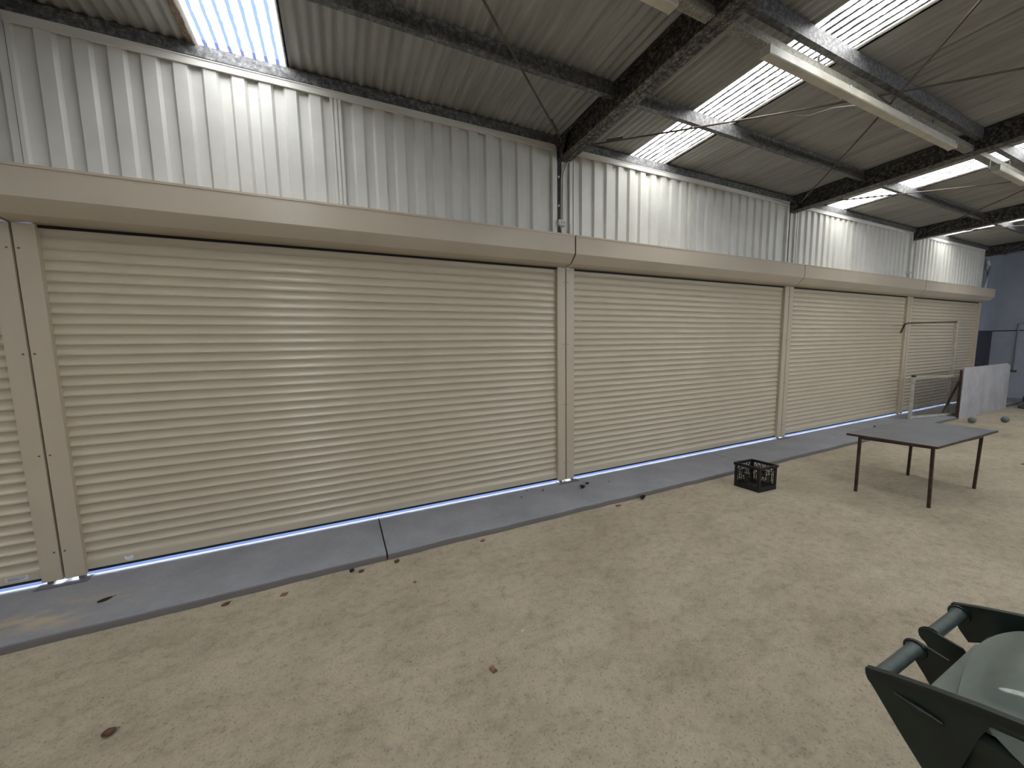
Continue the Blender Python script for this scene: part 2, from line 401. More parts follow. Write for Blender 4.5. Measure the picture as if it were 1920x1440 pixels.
# back-to-back channel rafters
def rafter(xc, label):
    root = empty('steel_rafter', (xc, 0, 3.66), label, 'beam', 'sloping steel rafters carrying the roof')
    D = .213; ya, yb = .04, YB+.02
    for s in (-1, 1):
        h = .075; t = .006; lip = .016
        pr = [(s*.0025, 0), (s*h, 0), (s*h, lip), (s*(h-t), lip), (s*(h-t), t), (s*(.0025+t), t), (s*(.0025+t), D-t), (s*(h-t), D-t), (s*(h-t), D-lip), (s*h, D-lip), (s*h, D), (s*.0025, D)]
        n = len(pr); v = []
        for y in (ya, yb):
            for p in pr: v.append((p[0], y, p[1]-RS*y))
        f = [(i, (i+1) % n, n+(i+1) % n, n+i) for i in range(n)] + [tuple(range(n))[::-1], tuple(range(n, 2*n))]
        MB().add(v, f).obj('channel', M['rafter'], root)
    g_ = MB()
    g_.add([(-.076, .045, .002), (.076, .045, .002), (.076, .045, D), (-.076, .045, D), (-.076, .041, .002), (.076, .041, .002), (.076, .041, D), (-.076, .041, D)],
           [(0, 1, 2, 3), (4, 7, 6, 5), (0, 4, 5, 1), (1, 5, 6, 2), (2, 6, 7, 3), (3, 7, 4, 0)])
    g_.obj('end_plate', M['galv'], root)
    # gusset on each web near the wall with bolts
    for s in (-1, 1):
        MB().add([(s*.074, .035, .022), (s*.074, -.11, .026), (s*.074, -.20, D-.02), (s*.074, .035, D-.02), (s*.079, .035, .022), (s*.079, -.11, .026), (s*.079, -.20, D-.02), (s*.079, .035, D-.02)],
                 [(0, 1, 2, 3), (4, 7, 6, 5), (0, 4, 5, 1), (1, 5, 6, 2), (2, 6, 7, 3), (3, 7, 4, 0)]).obj('gusset_plate', M['rafter'], root)
        for (y, z) in ((-.03, .06), (-.03, .15), (-.09, .15)):
            MB().tube([(s*.079, y, z), (s*.088, y, z)], .011, 6).obj('bolt', M['rafter'], root)
    return root
rlab = {-1: 'steel rafter left of the picture, out of view', 0: 'steel rafter stub at the very top left corner of the shed wall',
        1: 'nearest dark steel rafter rising from the power socket up to the top', 2: 'second dark steel rafter, behind the largest skylight', 3: 'third steel rafter, further along the shed', 4: 'last steel rafter against the far grey end wall'}
for k in range(0, 5): rafter(k*L+.003 if k < 4 else 16.95, rlab[k])
# bracing rods crossed in the plane of the roof
def rod(a, b_, label):
    o = empty('bracing_rod', a, label, 'rod', 'thin steel bracing rods under the roof')
    d = Vector(b_)-Vector(a)
    mid = [d*t + Vector((0, 0, -.05*math.sin(PI*t))) for t in [i/10 for i in range(11)]]
    MB().tube([tuple(p) for p in mid], .0085, 8).obj('rod', M['rodm'], o, smooth=60)
    MB().tube([tuple(d*.055), tuple(d*.085)], .016, 6).obj('turnbuckle', M['rodm'], o)
    return o
def rz_(y): return roofz(y) - .125
rl = {(0, 1): 'thin steel rod running up left from the nearest rafter foot', (1, 0): 'thin steel rod crossing below the largest skylight from the nearest rafter foot',
      (1, 1): 'thin steel rod running up left from the second rafter foot across the white light battens', (2, 0): 'thin steel rod crossing below the third bay skylight',
      (2, 1): 'thin steel rod running up from the third rafter foot', (3, 0): 'bright thin steel rod in the farthest roof bay', (3, 1): 'farthest steel rod by the end wall', (0, 0): 'thin steel rod in the nearest bay, above the frame'}
for k in range(0, 4):
    xe = (k+1)*L if k < 3 else 16.9
    rod((k*L+.085, -.16, rz_(-.16)), (xe-.08, -3.84, rz_(-3.84)), rl[(k, 0)])
    rod((xe-.08, -.16, rz_(-.16)-.02), (k*L+.085, -3.84, rz_(-3.84)-.02), rl[(k, 1)])

# ------------------------------------------------------------------ cladding wall above the shutters
wall = empty('wall_left', (0, 0, 0), kind='structure')
ZT = 3.80; ZC = 2.79
def cladding(xa, xb, off):
    pr = [(xa, 0)]; x = xa+off
    while x + .11 < xb-.01:
        pr += [(x, 0), (x+.018, -.028), (x+.018+.078, -.028), (x+.114, 0)]; x += .1755
    pr.append((xb, 0))
    n = len(pr); v = []
    for z in (ZC, ZT):
        for (p, q) in pr: v.append((p, q, z))
        for (p, q) in pr[::-1]: v.append((p, q+.0015, z))
    N = 2*n
    f = [(i, (i+1) % N, N+(i+1) % N, N+i) for i in range(N)]
    return MB().add(v, f).obj('cladding_panel', M['clad'], wall)
def clx(a, b_, y0, y1, name='cover_strip', z0=ZC, z1=ZT-.005, m='clad'):
    return MB().box((a, y0, z0), (b_, y1, z1)).obj(name, M[m], wall)
for k in range(-2, 4):
    b0 = k*L
    e = b0+L if k < 3 else SHX
    cladding(b0+.135, b0+1.985, .088)
    cladding(b0+2.04, e-.145, .09)
    # joint strip between the two panels: three thin ridges
    for i in range(3): clx(b0+1.968+.032*i, b0+1.990+.032*i, -.040, -.002, 'cover_strip')
    clx(b0+1.971, b0+2.051, -.031, -.003, 'cover_strip')
    # frame strips beside the columns
    clx(b0+.072, b0+.112, -.034, 0); clx(b0+.118, b0+.140, -.040, 0); clx(b0-.018, b0+.070, -.006, .004, 'cover_strip')
    clx(e-.155, e-.135, -.040, 0); clx(e-.130, e-.100, -.034, 0); clx(e-.098, e-.076, -.006, .004, 'cover_strip')
    # head channel under the eave purlin
    clx(b0+.112, e-.13, -.044, -.030, 'head_channel', ZT-.058, ZT-.006)
    clx(b0+.112, e-.13, -.050, .0, 'head_channel', ZT-.012, ZT-.002)
    # column
    MB().box((b0-.072, .004, 2.52), (b0-.022, .09, 3.66)).obj('column', M['column'], wall)
# solid lining behind, above the eave and round the end
clx(X0, SHX, .10, .13, 'backing_sheet', 2.45, 4.02, 'clad')
clx(X0, SHX, .016, .10, 'head_trim', 2.505, 2.56, 'column')
MB().box((X0, -.006, ZT+.07), (XE, .012, 3.90)).obj('closure_strip', M['purlin'], wall)
# column and downpipe at the right end of the shutters
MB().box((SHX-.06, .0, 2.52), (SHX+.02, .09, 3.66)).obj('column', M['column'], wall)
# masonry beyond the shutters, with its dark doorway
MB().box((SHX+.04, .0, 1.80), (XE, .30, 3.92)).obj('masonry_lintel', M['pier'], wall)
MB().box((SHX+.02, .0, -.02), (SHX+.10, .30, 1.80)).obj('masonry_jamb', M['pier'], wall)
dr = empty('door_1', (17.5, .015, 0), kind='structure')
MB().box((16.95-17.5, .02, 0), (XE-17.5, .06, 1.80)).obj('door_panel', M['doorpanel'], dr, bevel=.003)
MB().tube([(.25, -.03, .95), (.25, .02, .95)], .018, 10).obj('door_handle', M['screw'], dr)

# the closed walls of the rest of the shed
ew = empty('wall_far', (XE, 0, 0), kind='structure')
MB().box((0, YB, GZ-.02), (.15, .30, 1.775)).obj('wall_base', M['endwall'], ew)
MB().box((.012, YB, 1.775), (.15, .30, 1.80)).obj('wall_joint', M['dark'], ew)
MB().box((.0, YB, 1.80), (.15, .30, 4.25)).obj('wall_upper', M['endwall'], ew)
for (y, z0, z1) in ((-.40, .75, 1.95),):
    MB().tube([(-.03, y, z0), (-.03, y, z1), (-.028, y-.02, z1+.02), (-.028, y-.12, z1+.02)], .016, 8).obj('downpipe', M['pier'], ew, smooth=50)
    MB().box((-.03, y-.05, z0-.05), (0, y+.05, z0)).obj('pipe_bracket', M['screw'], ew)
wb = empty('wall_back', (0, YB, 0), kind='structure')
for (a, b_, z0, z1) in ((X0-.15, XE+.15, GZ-.02, WZ0), (X0-.15, XE+.15, WZ1, 4.25), (X0-.15, WX0, WZ0, WZ1), (WX1, XE+.15, WZ0, WZ1)):
    MB().box((a, -.15, z0), (b_, 0, z1)).obj('wall_section', M['endwall'], wb)
tag(MB().box((X0-.15, YB, GZ-.02), (X0, .30, 4.25)).obj('wall_right', M['endwall']), kind='structure')

# ------------------------------------------------------------------ roller shutters
SLAT = .0724; NSL = 34
def slat_mesh(wd):
    pr = []; n = 8
    for i in range(n+1):                       # inner face of a slat is hollow
        t = i/n; z = .004 + (SLAT-.008)*t
        pr.append((-.012 + .0125*math.sin(PI*t)**.8, z))
    pr += [(-.0150, SLAT-.0035), (-.0135, SLAT-.0005), (-.009, SLAT)]
    front = [(-.009, .0), (-.0135, .0008), (-.0140, .003)] + pr
    back = [(.006, SLAT), (.012, SLAT*.5), (.006, 0)]
    return MB().prism(front+back, 0, wd, 0).mesh('slat', M['shutter'], smooth=50)
def shutter(xa, xb, label):
    W = xb-xa
    root = empty('roller_shutter', (xa, 0, 0), label, 'shutter', 'beige roller shutters along the wall')
    lg, rg = .018, .100                        # the dark gap is at the joint
    for (a, b_) in ((lg, lg+.107), (W-rg, W+.004)):
        g_ = MB()
        g_.prism([(a, -.044), (b_, -.044), (b_, -.036), (b_, .03), (b_-.004, .03), (b_-.004, -.036), (a+.004, -.036), (a+.004, .03), (a, .03)], .022, 2.506, 2)
        go = g_.obj('guide_rail', M['rail'], root)
        sx_ = a+.018 if a < 1 else b_-.022
        for z in (2.343, 1.645, .938, .233):
            MB().tube([(sx_, -.0475, z), (sx_, -.0435, z)], .0055, 10).obj('screw', M['screw'], go)
    key = round(W, 3)
    if key not in _cm: _cm[key] = slat_mesh(W-rg-lg-.107+.05)
    for i in range(NSL): put('slat', _cm[key], root, (lg+.107-.025, 0, .113+SLAT*i))
    x1, x2 = lg+.107-.02, W-rg+.02
    br = MB().prism([(-.014, .046), (-.017, .050), (-.017, .108), (-.012, .113), (.014, .113), (.014, .046)], x1, x2, 0).obj('bottom_rail', M['shutter'], root)
    MB().box((x1, -.012, .026), (x2, .010, .046)).obj('rubber_seal', M['seal'], root)
    MB().box((x1, -.019, 2.488), (x2, -.0155, 2.509)).obj('slot_shade_strip', M['dark'], root)  # dark strip painted in for the shaded gap under the box
    # box with sloping underside
    y = [-.250, -.166, -.020]
    pr = [(0, 2.806), (-.249, 2.806), (-.252, 2.800), (-.252, 2.618), (-.247, 2.610), (-.170, 2.532), (-.160, 2.528), (-.022, 2.508), (0, 2.508)]
    hb = MB().prism(pr, .008, W-.008, 0).obj('shutter_box', M['housing'], root, smooth=20)
    MB().prism([(-.257, 2.797), (-.257, 2.814), (-.01, 2.814), (-.01, 2.807), (-.2505, 2.807), (-.2505, 2.797)], .006, W-.006, 0).obj('top_lip', M['housing'], root)
    MB().box((.0045, .004, .0), (.0178, .028, 2.506)).obj('gap_backing', M['dark'], root)
    return root, br
sh = {}
slabels = {-1: 'roller shutter cut off at the left edge of the picture', 0: 'widest roller shutter, filling the left half of the wall', 1: 'second full roller shutter, behind the black crate',
           2: 'third roller shutter, behind the left end of the grey table', 3: 'last roller shutter, behind the metal frame with wire mesh', -2: 'roller shutter out of view at the left'}
MB().box((X0, -.02, 0), (-L, .02, 2.95)).obj('wall_panel', M['clad'], wall)
for k in (-1, 0, 1, 2, 3):
    sh[k] = shutter(k*L, (k+1)*L if k < 3 else SHX, 'beige ' + slabels[k])
# dark seam between neighbouring boxes, stickers on the bottom rails
for k in (-1, 0, 1, 2, 3):
    tag(MB().prism([(0, 2.796), (-.244, 2.796), (-.244, 2.621), (-.160, 2.540), (-.030, 2.520), (0, 2.520)], k*L-.0072, k*L+.0072, 0).obj('trim_2', M['dark']), kind='structure')
st = MB().box((L-.285, -.0182, .062), (L-.175, -.0170, .094)).obj('sticker', M['sticker'], sh[-1][1])
tag(st, 'white printed sticker')
mi = MB()
for i, (a, b_) in enumerate(((.01, .095), (.01, .06), (.01, .098), (.01, .09), (.01, .07))):
    mi.box((L-.285+a, -.0186, .088-.0053*i), (L-.285+b_, -.0182, .0905-.0053*i))
tag(mi.obj('sticker_print', M['ink'], st), kind='stuff')
tag(MB().add([(.335, -.0184, .070), (.352, -.0184, .061), (.372, -.0184, .060), (.386, -.0184, .078), (.380, -.0184, .098), (.366, -.0184, .096), (.358, -.0184, .088), (.330, -.0184, .098)],
         [(0, 1, 2, 3, 4, 5, 6, 7)]).obj('torn_sticker', M['sticker'], sh[0][1]), 'torn pale sticker remnant')

# ------------------------------------------------------------------ light channel and battens
def channel_run(xa, xb, label):
    zc = 3.73
    o = empty('lighting_channel', (xa, -1.872, zc), label, 'channel', 'galvanised channels carrying the light battens')
    MB().prism([(-.036, .0), (.036, 0), (.036, .055), (.033, .055), (.033, .003), (-.033, .003), (-.033, .055), (-.036, .055)], 0, xb-xa, 0).obj('channel', M['galv'], o)
    for t in (.25, .75): MB().box(((xb-xa)*t-.01, -.030, .003), ((xb-xa)*t+.01, -.022, .108)).obj('hanger', M['galv'], o)
    return o
def batten(x, ln, label, group):
    o = empty('fluorescent_batten', (x, -1.988, 3.55), label, 'light fitting', group)
    MB().prism([(-.029, .0), (.029, .0), (.034, .006), (.031, .040), (-.031, .040), (-.034, .006)], .003, ln-.003, 0).obj('diffuser', M['reflector'], o, smooth=30)
    MB().prism([(-.025, .040), (.025, .040), (.024, .068), (-.024, .068)], .01, ln-.01, 0).obj('fitting_body', M['reflector'], o)
    for xx in (0, ln-.006): MB().prism([(-.035, -.001), (.035, -.001), (.035, .064), (-.035, .064)], xx, xx+.006, 0).obj('end_cap', M['whiteplastic'], o)
    for xx in (.15, ln-.15): MB().box((xx-.010, .016, .060), (xx+.010, .085, .066)).obj('bracket', M['galv'], o); MB().box((xx-.010, .081, .060), (xx+.010, .085, .181)).obj('bracket', M['galv'], o)
    return o
channel_run(.08, L-.074, 'galvanised channel end left of the nearest rafter at the top edge')
channel_run(L+.082, 2*L-.074, 'long galvanised channel above the row of three light battens')
channel_run(2*L+.082, 3*L-.074, 'galvanised channel beyond the second rafter at the right edge')
ln = 1.02
batten(2.75, ln, 'white fluorescent batten whose end shows left of the nearest rafter', 'fluorescent battens')
for i, t in enumerate(('nearest of the three white fluorescent battens in the middle bay', 'middle one of the three white fluorescent battens', 'farthest of the three white fluorescent battens, ending at the second rafter')):
    batten(4.62+i*1.025, ln, t, 'fluorescent battens')
batten(8.90, ln, 'white fluorescent batten beyond the second rafter at the right edge', 'fluorescent battens')
c_ = MB().tube([(6.22, -1.943, 3.60), (6.22, -1.90, 3.64), (6.20, -1.80, 3.72), (6.22, -1.62, 3.80), (6.26, -1.42, 3.85), (6.22, -1.30, 3.90)], .004, 6).obj('loose_cable', M['whiteplastic'], smooth=60)
tag(c_, 'loose white cable curling from the light batten up to the roof', 'cable')

# ------------------------------------------------------------------ power socket and conduit on the column
def socket(x0, label, label2, side=1):
    o = empty('power_socket', (x0, -.02, 2.96), label, 'socket')
    MB().box((0, -.045, 0), (.095, .022, .062)).obj('socket_box', M['whiteplastic'], o, bevel=.004)
    MB().box((.012, -.049, .010), (.083, -.0445, .052)).obj('face_plate', M['whiteplastic'], o, bevel=.0015)
    for (a, b_) in ((.028, .036), (.044, .036), (.036, .020), (.062, .036), (.070, .022)): MB().box((a-.003, -.0505, b_-.006), (a+.003, -.0488, b_+.006)).obj('pin_slot', M['black'], o)
    MB().tube([(.09, -.03, .04), (.13, -.04, .045), (.165, -.035, .02), (.175, -.03, -.04), (.165, -.03, -.09), (.14, -.03, -.12)], .003, 6).obj('flex', M['whiteplastic'], o, smooth=60)
    MB().tube([(.03, -.03, -.002), (.035, -.035, -.05), (.055, -.03, -.09), (.05, -.02, -.13)], .003, 6).obj('flex', M['whiteplastic'], o, smooth=60)
    c = empty('cable_conduit', (x0+.07, -.03, 3.02), label2, 'conduit')
    MB().tube([(0, 0, 0), (0, 0, .30), (.002, 0, .44), (.014, 0, .52), (.045, 0, .60), (.075, -.01, .645)], .0075, 8).obj('tube', M['tube'], c, smooth=60)
    MB().tube([(-.022, 0, 0), (-.022, 0, .30), (-.02, 0, .44), (-.008, 0, .53), (.028, 0, .615)], .004, 8).obj('wire', M['tube'], c, smooth=60)
    for z in (.16, .465): MB().tube([(-.045, .012, z), (-.045, .002, z)], .011, 10).obj('saddle_clip', M['whiteplastic'], c)
socket(4.208, 'small grey double power socket above the box joint, on the nearest column', 'thin bright conduit rising from the near power socket to the rafter')
socket(12.70, 'small white power socket near the third rafter foot, far end', 'pale conduit rising from the far white socket to the third rafter')

# pale downpipe in the corner by the end of the shutters
tag(MB().tube([(SHX+.12, -.06, 2.83), (SHX+.12, -.06, 3.42), (SHX+.12, -.05, 3.46), (SHX+.14, -.03, 3.56), (SHX+.14, -.03, 3.62)], [.035, .035, .04, .03, .03], 10).obj('corner_pipe', M['whiteplastic'], smooth=50),
    'short pale vertical pipe above the far end of the shutter boxes', 'pipe')

# ------------------------------------------------------------------ table
tb = empty('table', (7.8, -1.97, GZ), 'grey rectangular table on four thin brown legs in the open', 'table')
T = Vector((7.8, -1.97, GZ))
co_ = [(7.03, -1.592), (7.095, -2.273), (8.572, -2.306), (8.388+.14, -1.634)]
v = []
for z in (.579, .600):
    for p in co_: v.append(tuple(Vector((p[0], p[1], z))-T))
MB().add(v, [(0, 1, 2, 3), (4, 5, 6, 7), (0, 1, 5, 4), (1, 2, 6, 5), (2, 3, 7, 6), (3, 0, 4, 7)]).obj('table_top', M['ttop'], tb, bevel=.002)
ed = MB()
for i in range(4):
    a, b_ = Vector((*co_[i], .5885)), Vector((*co_[(i+1) % 4], .5885))
    cc = Vector((7.8, -1.95, .5885))
    a = a+(cc-a)*-.002; b_ = b_+(cc-b_)*-.002
    ed.bar(a-T, b_-T, .022, .006)
ed.obj('edge_band', M['tlegs'], tb)
for (a, b_) in (((7.074, -1.692), (7.055, -1.70)), ((7.19, -2.229), (7.175, -2.222)), ((8.306, -2.246), (8.23, -2.275)), ((8.243, -1.727), (8.22, -1.74))):
    MB().bar(Vector((*a, GZ))-T, Vector((*b_, .579))-T, .024, .024).obj('leg', M['tlegs'], tb)
fr = MB()
pts = [(7.055, -1.70), (7.175, -2.222), (8.23, -2.275), (8.22, -1.74)]
for i in range(4): fr.bar(Vector((*pts[i], .566))-T, Vector((*pts[(i+1) % 4], .566))-T, .022, .022)
fr.obj('under_frame', M['tlegs'], tb)

# ------------------------------------------------------------------ milk crate
CB = [Vector((6.057, -.964, 0)), Vector((6.084, -1.236, 0)), Vector((6.369, -1.255, 0)), Vector((6.342, -.983, 0))]
cr = empty('milk_crate', (6.084, -1.236, GZ), 'black open plastic crate on the dirt by the concrete edge', 'crate')
ux = (CB[2]-CB[1]); uy = (CB[0]-CB[1]); CH = .286
def cp_(a, b_, z): return tuple(ux*a + uy*b_ + Vector((0, 0, z)))
def rng(a0, a1, b0, b1, z0, z1, mbb):
    v = [cp_(a, b_, z) for z in (z0, z1) for (a, b_) in ((a0, b0), (a1, b0), (a1, b1), (a0, b1))]
    mbb.add(v, [(0, 3, 2, 1), (4, 5, 6, 7), (0, 1, 5, 4), (1, 2, 6, 5), (2, 3, 7, 6), (3, 0, 4, 7)])
t = .016
rim = MB()
for (a0, a1, b0, b1) in ((-.03, 1.03, -.03, .035), (-.03, 1.03, .965, 1.03), (-.03, .035, .035, .965), (.965, 1.03, .035, .965)): rng(a0, a1, b0, b1, CH-.030, CH, rim)
rim.obj('rim', M['black'], cr)
pan = MB()
for (a0, a1, b0, b1) in ((0, 1, 0, .03), (0, 1, .97, 1), (0, .03, .03, .97), (.97, 1, .03, .97)): rng(a0, a1, b0, b1, .0, .055, pan)
pan.obj('base_skirt', M['black'], cr)
bs = MB()
for i in range(9):
    rng(.02+i*.118, .035+i*.118, 0.02, .98, .006, .012, bs); rng(.02, .98, .02+i*.118, .035+i*.118, .006, .012, bs)
tag(bs.obj('base_grid', M['black'], cr), kind='stuff')
for (a, b_) in ((0, 0), (1, 0), (0, 1), (1, 1)):
    g_ = MB(); s1 = 1 if a == 0 else -1; s2 = 1 if b_ == 0 else -1
    q0, q1 = sorted((a, a+s1*.10)); p0, p1 = sorted((b_, b_+s2*.03)); rng(q0, q1, p0, p1, .055, CH-.03, g_)
    q0, q1 = sorted((a, a+s1*.03)); p0, p1 = sorted((b_+s2*.03, b_+s2*.10)); rng(q0, q1, p0, p1, .055, CH-.03, g_)
    g_.obj('corner_post', M['black'], cr)
def side_grid(mapf, name):
    g_ = MB()
    def seg(u0, z0, u1, z1, wd=.003):
        d = math.hypot(u1-u0, z1-z0); nx, nz = -(z1-z0)/d*wd/1, (u1-u0)/d*wd
        v = [mapf(u0-nx, z0-nz, 0), mapf(u0+nx, z0+nz, 0), mapf(u1+nx, z1+nz, 0), mapf(u1-nx, z1-nz, 0), mapf(u0-nx, z0-nz, 1), mapf(u0+nx, z0+nz, 1), mapf(u1+nx, z1+nz, 1), mapf(u1-nx, z1-nz, 1)]
        g_.add(v, [(0, 1, 2, 3), (7, 6, 5, 4), (0, 4, 5, 1), (1, 5, 6, 2), (2, 6, 7, 3), (3, 7, 4, 0)])
    Wd = .27
    for u in (.042, .066, .090, .180, .204, .228): seg(u, .05, u, .205)
    seg(.02, .205, .25, .205); seg(.02, .135, .10, .135); seg(.17, .135, .25, .135)
    for (a, b_) in ((.02, .06), (.06, .02), (.105, .06), (.165, .21)):
        pass
    # arches of the handhold and braces under the rim
    seg(.028, .205, .06, .25); seg(.092, .205, .06, .25); seg(.178, .205, .21, .25); seg(.242, .205, .21, .25)
    seg(.100, .256, .118, .205); seg(.170, .256, .152, .205)
    # solid middle tag and its diagonals
    v = [mapf(u, z, d) for d in (0, 1) for (u, z) in ((.110, .110), (.160, .110), (.160, .185), (.110, .185))]
    g_.add(v, [(0, 1, 2, 3), (7, 6, 5, 4), (0, 4, 5, 1), (1, 5, 6, 2), (2, 6, 7, 3), (3, 7, 4, 0)])
    for u in (.075, .105, .135, .165): seg(u, .055, u+.028, .105)
    seg(.10, .107, .17, .107)
    g_.obj(name, M['black'], cr)
side_grid(lambda u, z, d: cp_(u/.27, d*.018, z), 'side_grid'); side_grid(lambda u, z, d: cp_(u/.27, 1-d*.018, z), 'side_grid')
side_grid(lambda u, z, d: cp_(d*.018, u/.27, z), 'side_grid'); side_grid(lambda u, z, d: cp_(1-d*.018, u/.27, z), 'side_grid')

# ------------------------------------------------------------------ mesh panel with the tall frame behind it, and the leaning sheets
A_ = Vector((12.42, -.36, 0)); B_ = Vector((13.85, -.645, 0))
def seat_z(p): return 0.0 if p.y > -.70 else GZ
mc = empty('mesh_frame', (12.42, -.36, 0), 'pale square metal frame filled with fine wire mesh, standing on the concrete', 'frame')
dx = B_-A_
HM = .86
MB().bar((0, 0, 0), (0, 0, HM), .045, .045).obj('post', M['cageframe'], mc)
MB().bar(tuple(dx), tuple(dx+Vector((0, 0, HM))), .045, .045).obj('post', M['cageframe'], mc)
MB().bar((0.02, 0, HM-.02), tuple(dx+Vector((-.02, 0, HM-.02))), .045, .045).obj('top_rail', M['cageframe'], mc)
MB().bar((0.02, 0, .03), tuple(dx+Vector((-.02, 0, .03))), .045, .045).obj('bottom_rail', M['cageframe'], mc)
MB().box((-.028, -.028, HM), (.028, .028, HM+.03)).obj('post_cap', M['black'], mc)
wm = MB()
for i in range(1, 26):
    z = .05 + (HM-.09)*i/26; wm.bar((0.02, -.012, z), tuple(dx+Vector((-.02, -.012, z))), .003, .003)
for i in range(1, 44):
    p = dx*(i/44); wm.bar((p.x, p.y-.010, .05), (p.x, p.y-.010, HM-.04), .003, .003)
tag(wm.obj('wire_mesh', M['cagewire'], mc), kind='stuff')
# slotted holes of the angle
hh = MB()
for i in range(22):
    z = .05+i*.036; hh.box((-.004, -.0236, z), (.010, -.0222, z+.014))
for i in range(34):
    p = dx*((i+1)/35); hh.box((p.x-.008, p.y-.0236, HM-.028), (p.x+.008, p.y-.0222, HM-.014))
tag(hh.obj('slot_holes', M['dark'], mc), kind='stuff')
gf = empty('tall_frame', (12.30, -.17, 0), 'tall bent thin tube frame rising above the wire mesh panel', 'frame')
MB().tube([(.27, .115, 1.76), (0.12, .02, 1.91), (0.10, 0, 1.93), (.16, -.02, 1.945), (1.44, -.33, 1.965)], .018, 8).obj('top_tube', M['rodm'], gf, smooth=40)
MB().bar((1.44, -.33, 0.0), (1.44, -.33, 1.965), .035, .05).obj('upright', M['cageframe'], gf)
for i, (xa, xb, y0, tl, lab) in enumerate(((13.48, 14.84, -.745, .0, 'pale flat sheet standing on edge right of the wire mesh panel, the nearer of two'), (14.845, 16.25, -.745, -.0, 'second pale flat sheet on edge, farther towards the dark corner'))):
    o = empty('leaning_sheet', (xa, y0, GZ), lab, 'sheet', 'pale sheets standing on edge')
    W_ = xb-xa; H_ = 1.07
    n = 14; v = []; f = []
    for j in range(5):
        for q in range(n+1):
            x = W_*q/n; z = H_*j/4
            if j == 4 and i == 1 and q >= n-1: z -= .03*(q-n+2)
            y = .006*math.sin(q*.5+i*2)*(j/4) - .004
            v += [(x, y, z), (x, y+.008, z)]
    for j in range(4):
        for q in range(n):
            a = (j*(n+1)+q)*2; b0 = ((j+1)*(n+1)+q)*2
            f += [(a, a+2, b0+2, b0), (a+1, b0+1, b0+3, a+3)]
    for q in range(n):
        a = q*2; f.append((a, a+1, a+3, a+2)); a = (4*(n+1)+q)*2; f.append((a, a+2, a+3, a+1))
    for j in range(4):
        a = j*(n+1)*2; b0 = (j+1)*(n+1)*2; f.append((a, b0, b0+1, a+1)); a += 2*n; b0 += 2*n; f.append((a, a+1, b0+1, b0))
    MB().add(v, f).obj('sheet', M['ply'], o, smooth=60)
    MB().bar((-.012, .03, .0), (-.012, .03, H_-.05), .03, .03).obj('batten', M['tlegs'], o)
    MB().bar((-.05, .25, .0), (-.012, .04, H_*.75), .03, .03).obj('stay', M['tlegs'], o)

# balls and rubble
def ball(x, y, r, label):
    bm = bmesh.new(); bmesh.ops.create_uvsphere(bm, u_segments=28, v_segments=16, radius=r)
    me = bpy.data.meshes.new('bowls_ball'); bm.to_mesh(me); bm.free(); me.materials.append(M['ball'])
    for p in me.polygons: p.use_smooth = True
    o = empty('bowls_ball', (x, y, GZ+r), label, 'ball', 'grey green balls on the dirt')
    put('ball', me, o)
    MB().tube([(r*1.001*math.cos(a), r*1.001*math.sin(a)*.5, r*1.001*math.sin(a)*.866) for a in [i*2*PI/24 for i in range(25)]], .0015, 5, False).obj('groove', M['dark'], o)
ball(13.2, -.994, .058, 'grey green ball on the dirt in front of the pale sheet, left one')
ball(13.79, -1.272, .060, 'grey green ball farther right on the dirt, right one')
def rock(x, y, s, label, seed):
    random.seed(seed)
    bm = bmesh.new(); bmesh.ops.create_icosphere(bm, subdivisions=3, radius=1)
    for v_ in bm.verts:
        c0 = v_.co.normalized()
        k_ = 1+.16*math.sin(c0.x*5+seed)*math.cos(c0.y*4)+random.uniform(-.05, .05)
        v_.co = Vector((c0.x*s[0]*k_, c0.y*s[1]*k_, max(c0.z, -.55)*s[2]*k_))
    zmin = min(v_.co.z for v_ in bm.verts)
    me = bpy.data.meshes.new('rubble_lump'); bm.to_mesh(me); bm.free(); me.materials.append(M['rock'])
    tag(put('rubble_lump', me, None, (x, y, GZ-zmin-.01)), label, 'rubble', 'broken concrete lumps at the end wall')
rock(17.1, -1.15, (.45, .35, .24), 'large grey lump of rubble at the foot of the end wall', 3)
rock(16.42, -1.02, (.12, .12, .10), 'small grey lump of rubble beside the large one', 5)
rock(17.4, -1.95, (.40, .30, .20), 'low grey rubble lump right of the large one at the picture edge', 8)

# ------------------------------------------------------------------ leaves and scraps
def leaf(x, y, z0, ln_, wd, curl, rot, m, label, cat='leaf', group='dry leaves on the floor'):
    wd *= 1.45
    n, k_ = 8, 4; v = []; f = []
    for i in range(n+1):
        t = i/n; hw = wd/2*math.sin(PI*min(.97, max(.05, t)))**.75
        for j in range(k_+1):
            s = (j/k_*2-1)
            v.append((ln_*(t-.5), hw*s, curl*abs(s)**1.5*(.6+.4*math.sin(t*3+rot)) + curl*.6*(2*t-1)**2 + .0015))
    for i in range(n):
        for j in range(k_): f.append((i*(k_+1)+j, i*(k_+1)+j+1, (i+1)*(k_+1)+j+1, (i+1)*(k_+1)+j))
    n0 = len(v); v2 = [(p[0], p[1], p[2]+.0012) for p in v]; f2 = [tuple(i+n0 for i in q[::-1]) for q in f]
    o = empty('dry_leaf', (x, y, z0), label, cat, group); o.rotation_euler = (0, 0, rot)
    MB().add(v+v2, f+f2).obj('blade', M[m], o, smooth=60)
    MB().tube([(ln_*.42, 0, curl*.5+.002), (ln_*.60, .003, curl*.4+.004), (ln_*.75, .006, .003)], .0012, 5).obj('stalk', M[m], o)
leaf(.872, -1.594, GZ, .046, .034, .012, .5, 'leafb', 'dark brown leaf lying alone at the bottom left of the dirt')
leaf(1.121, -.785, GZ, .052, .024, .006, .6, 'leafb', 'flat brown leaf by the kerb, below the left slab')
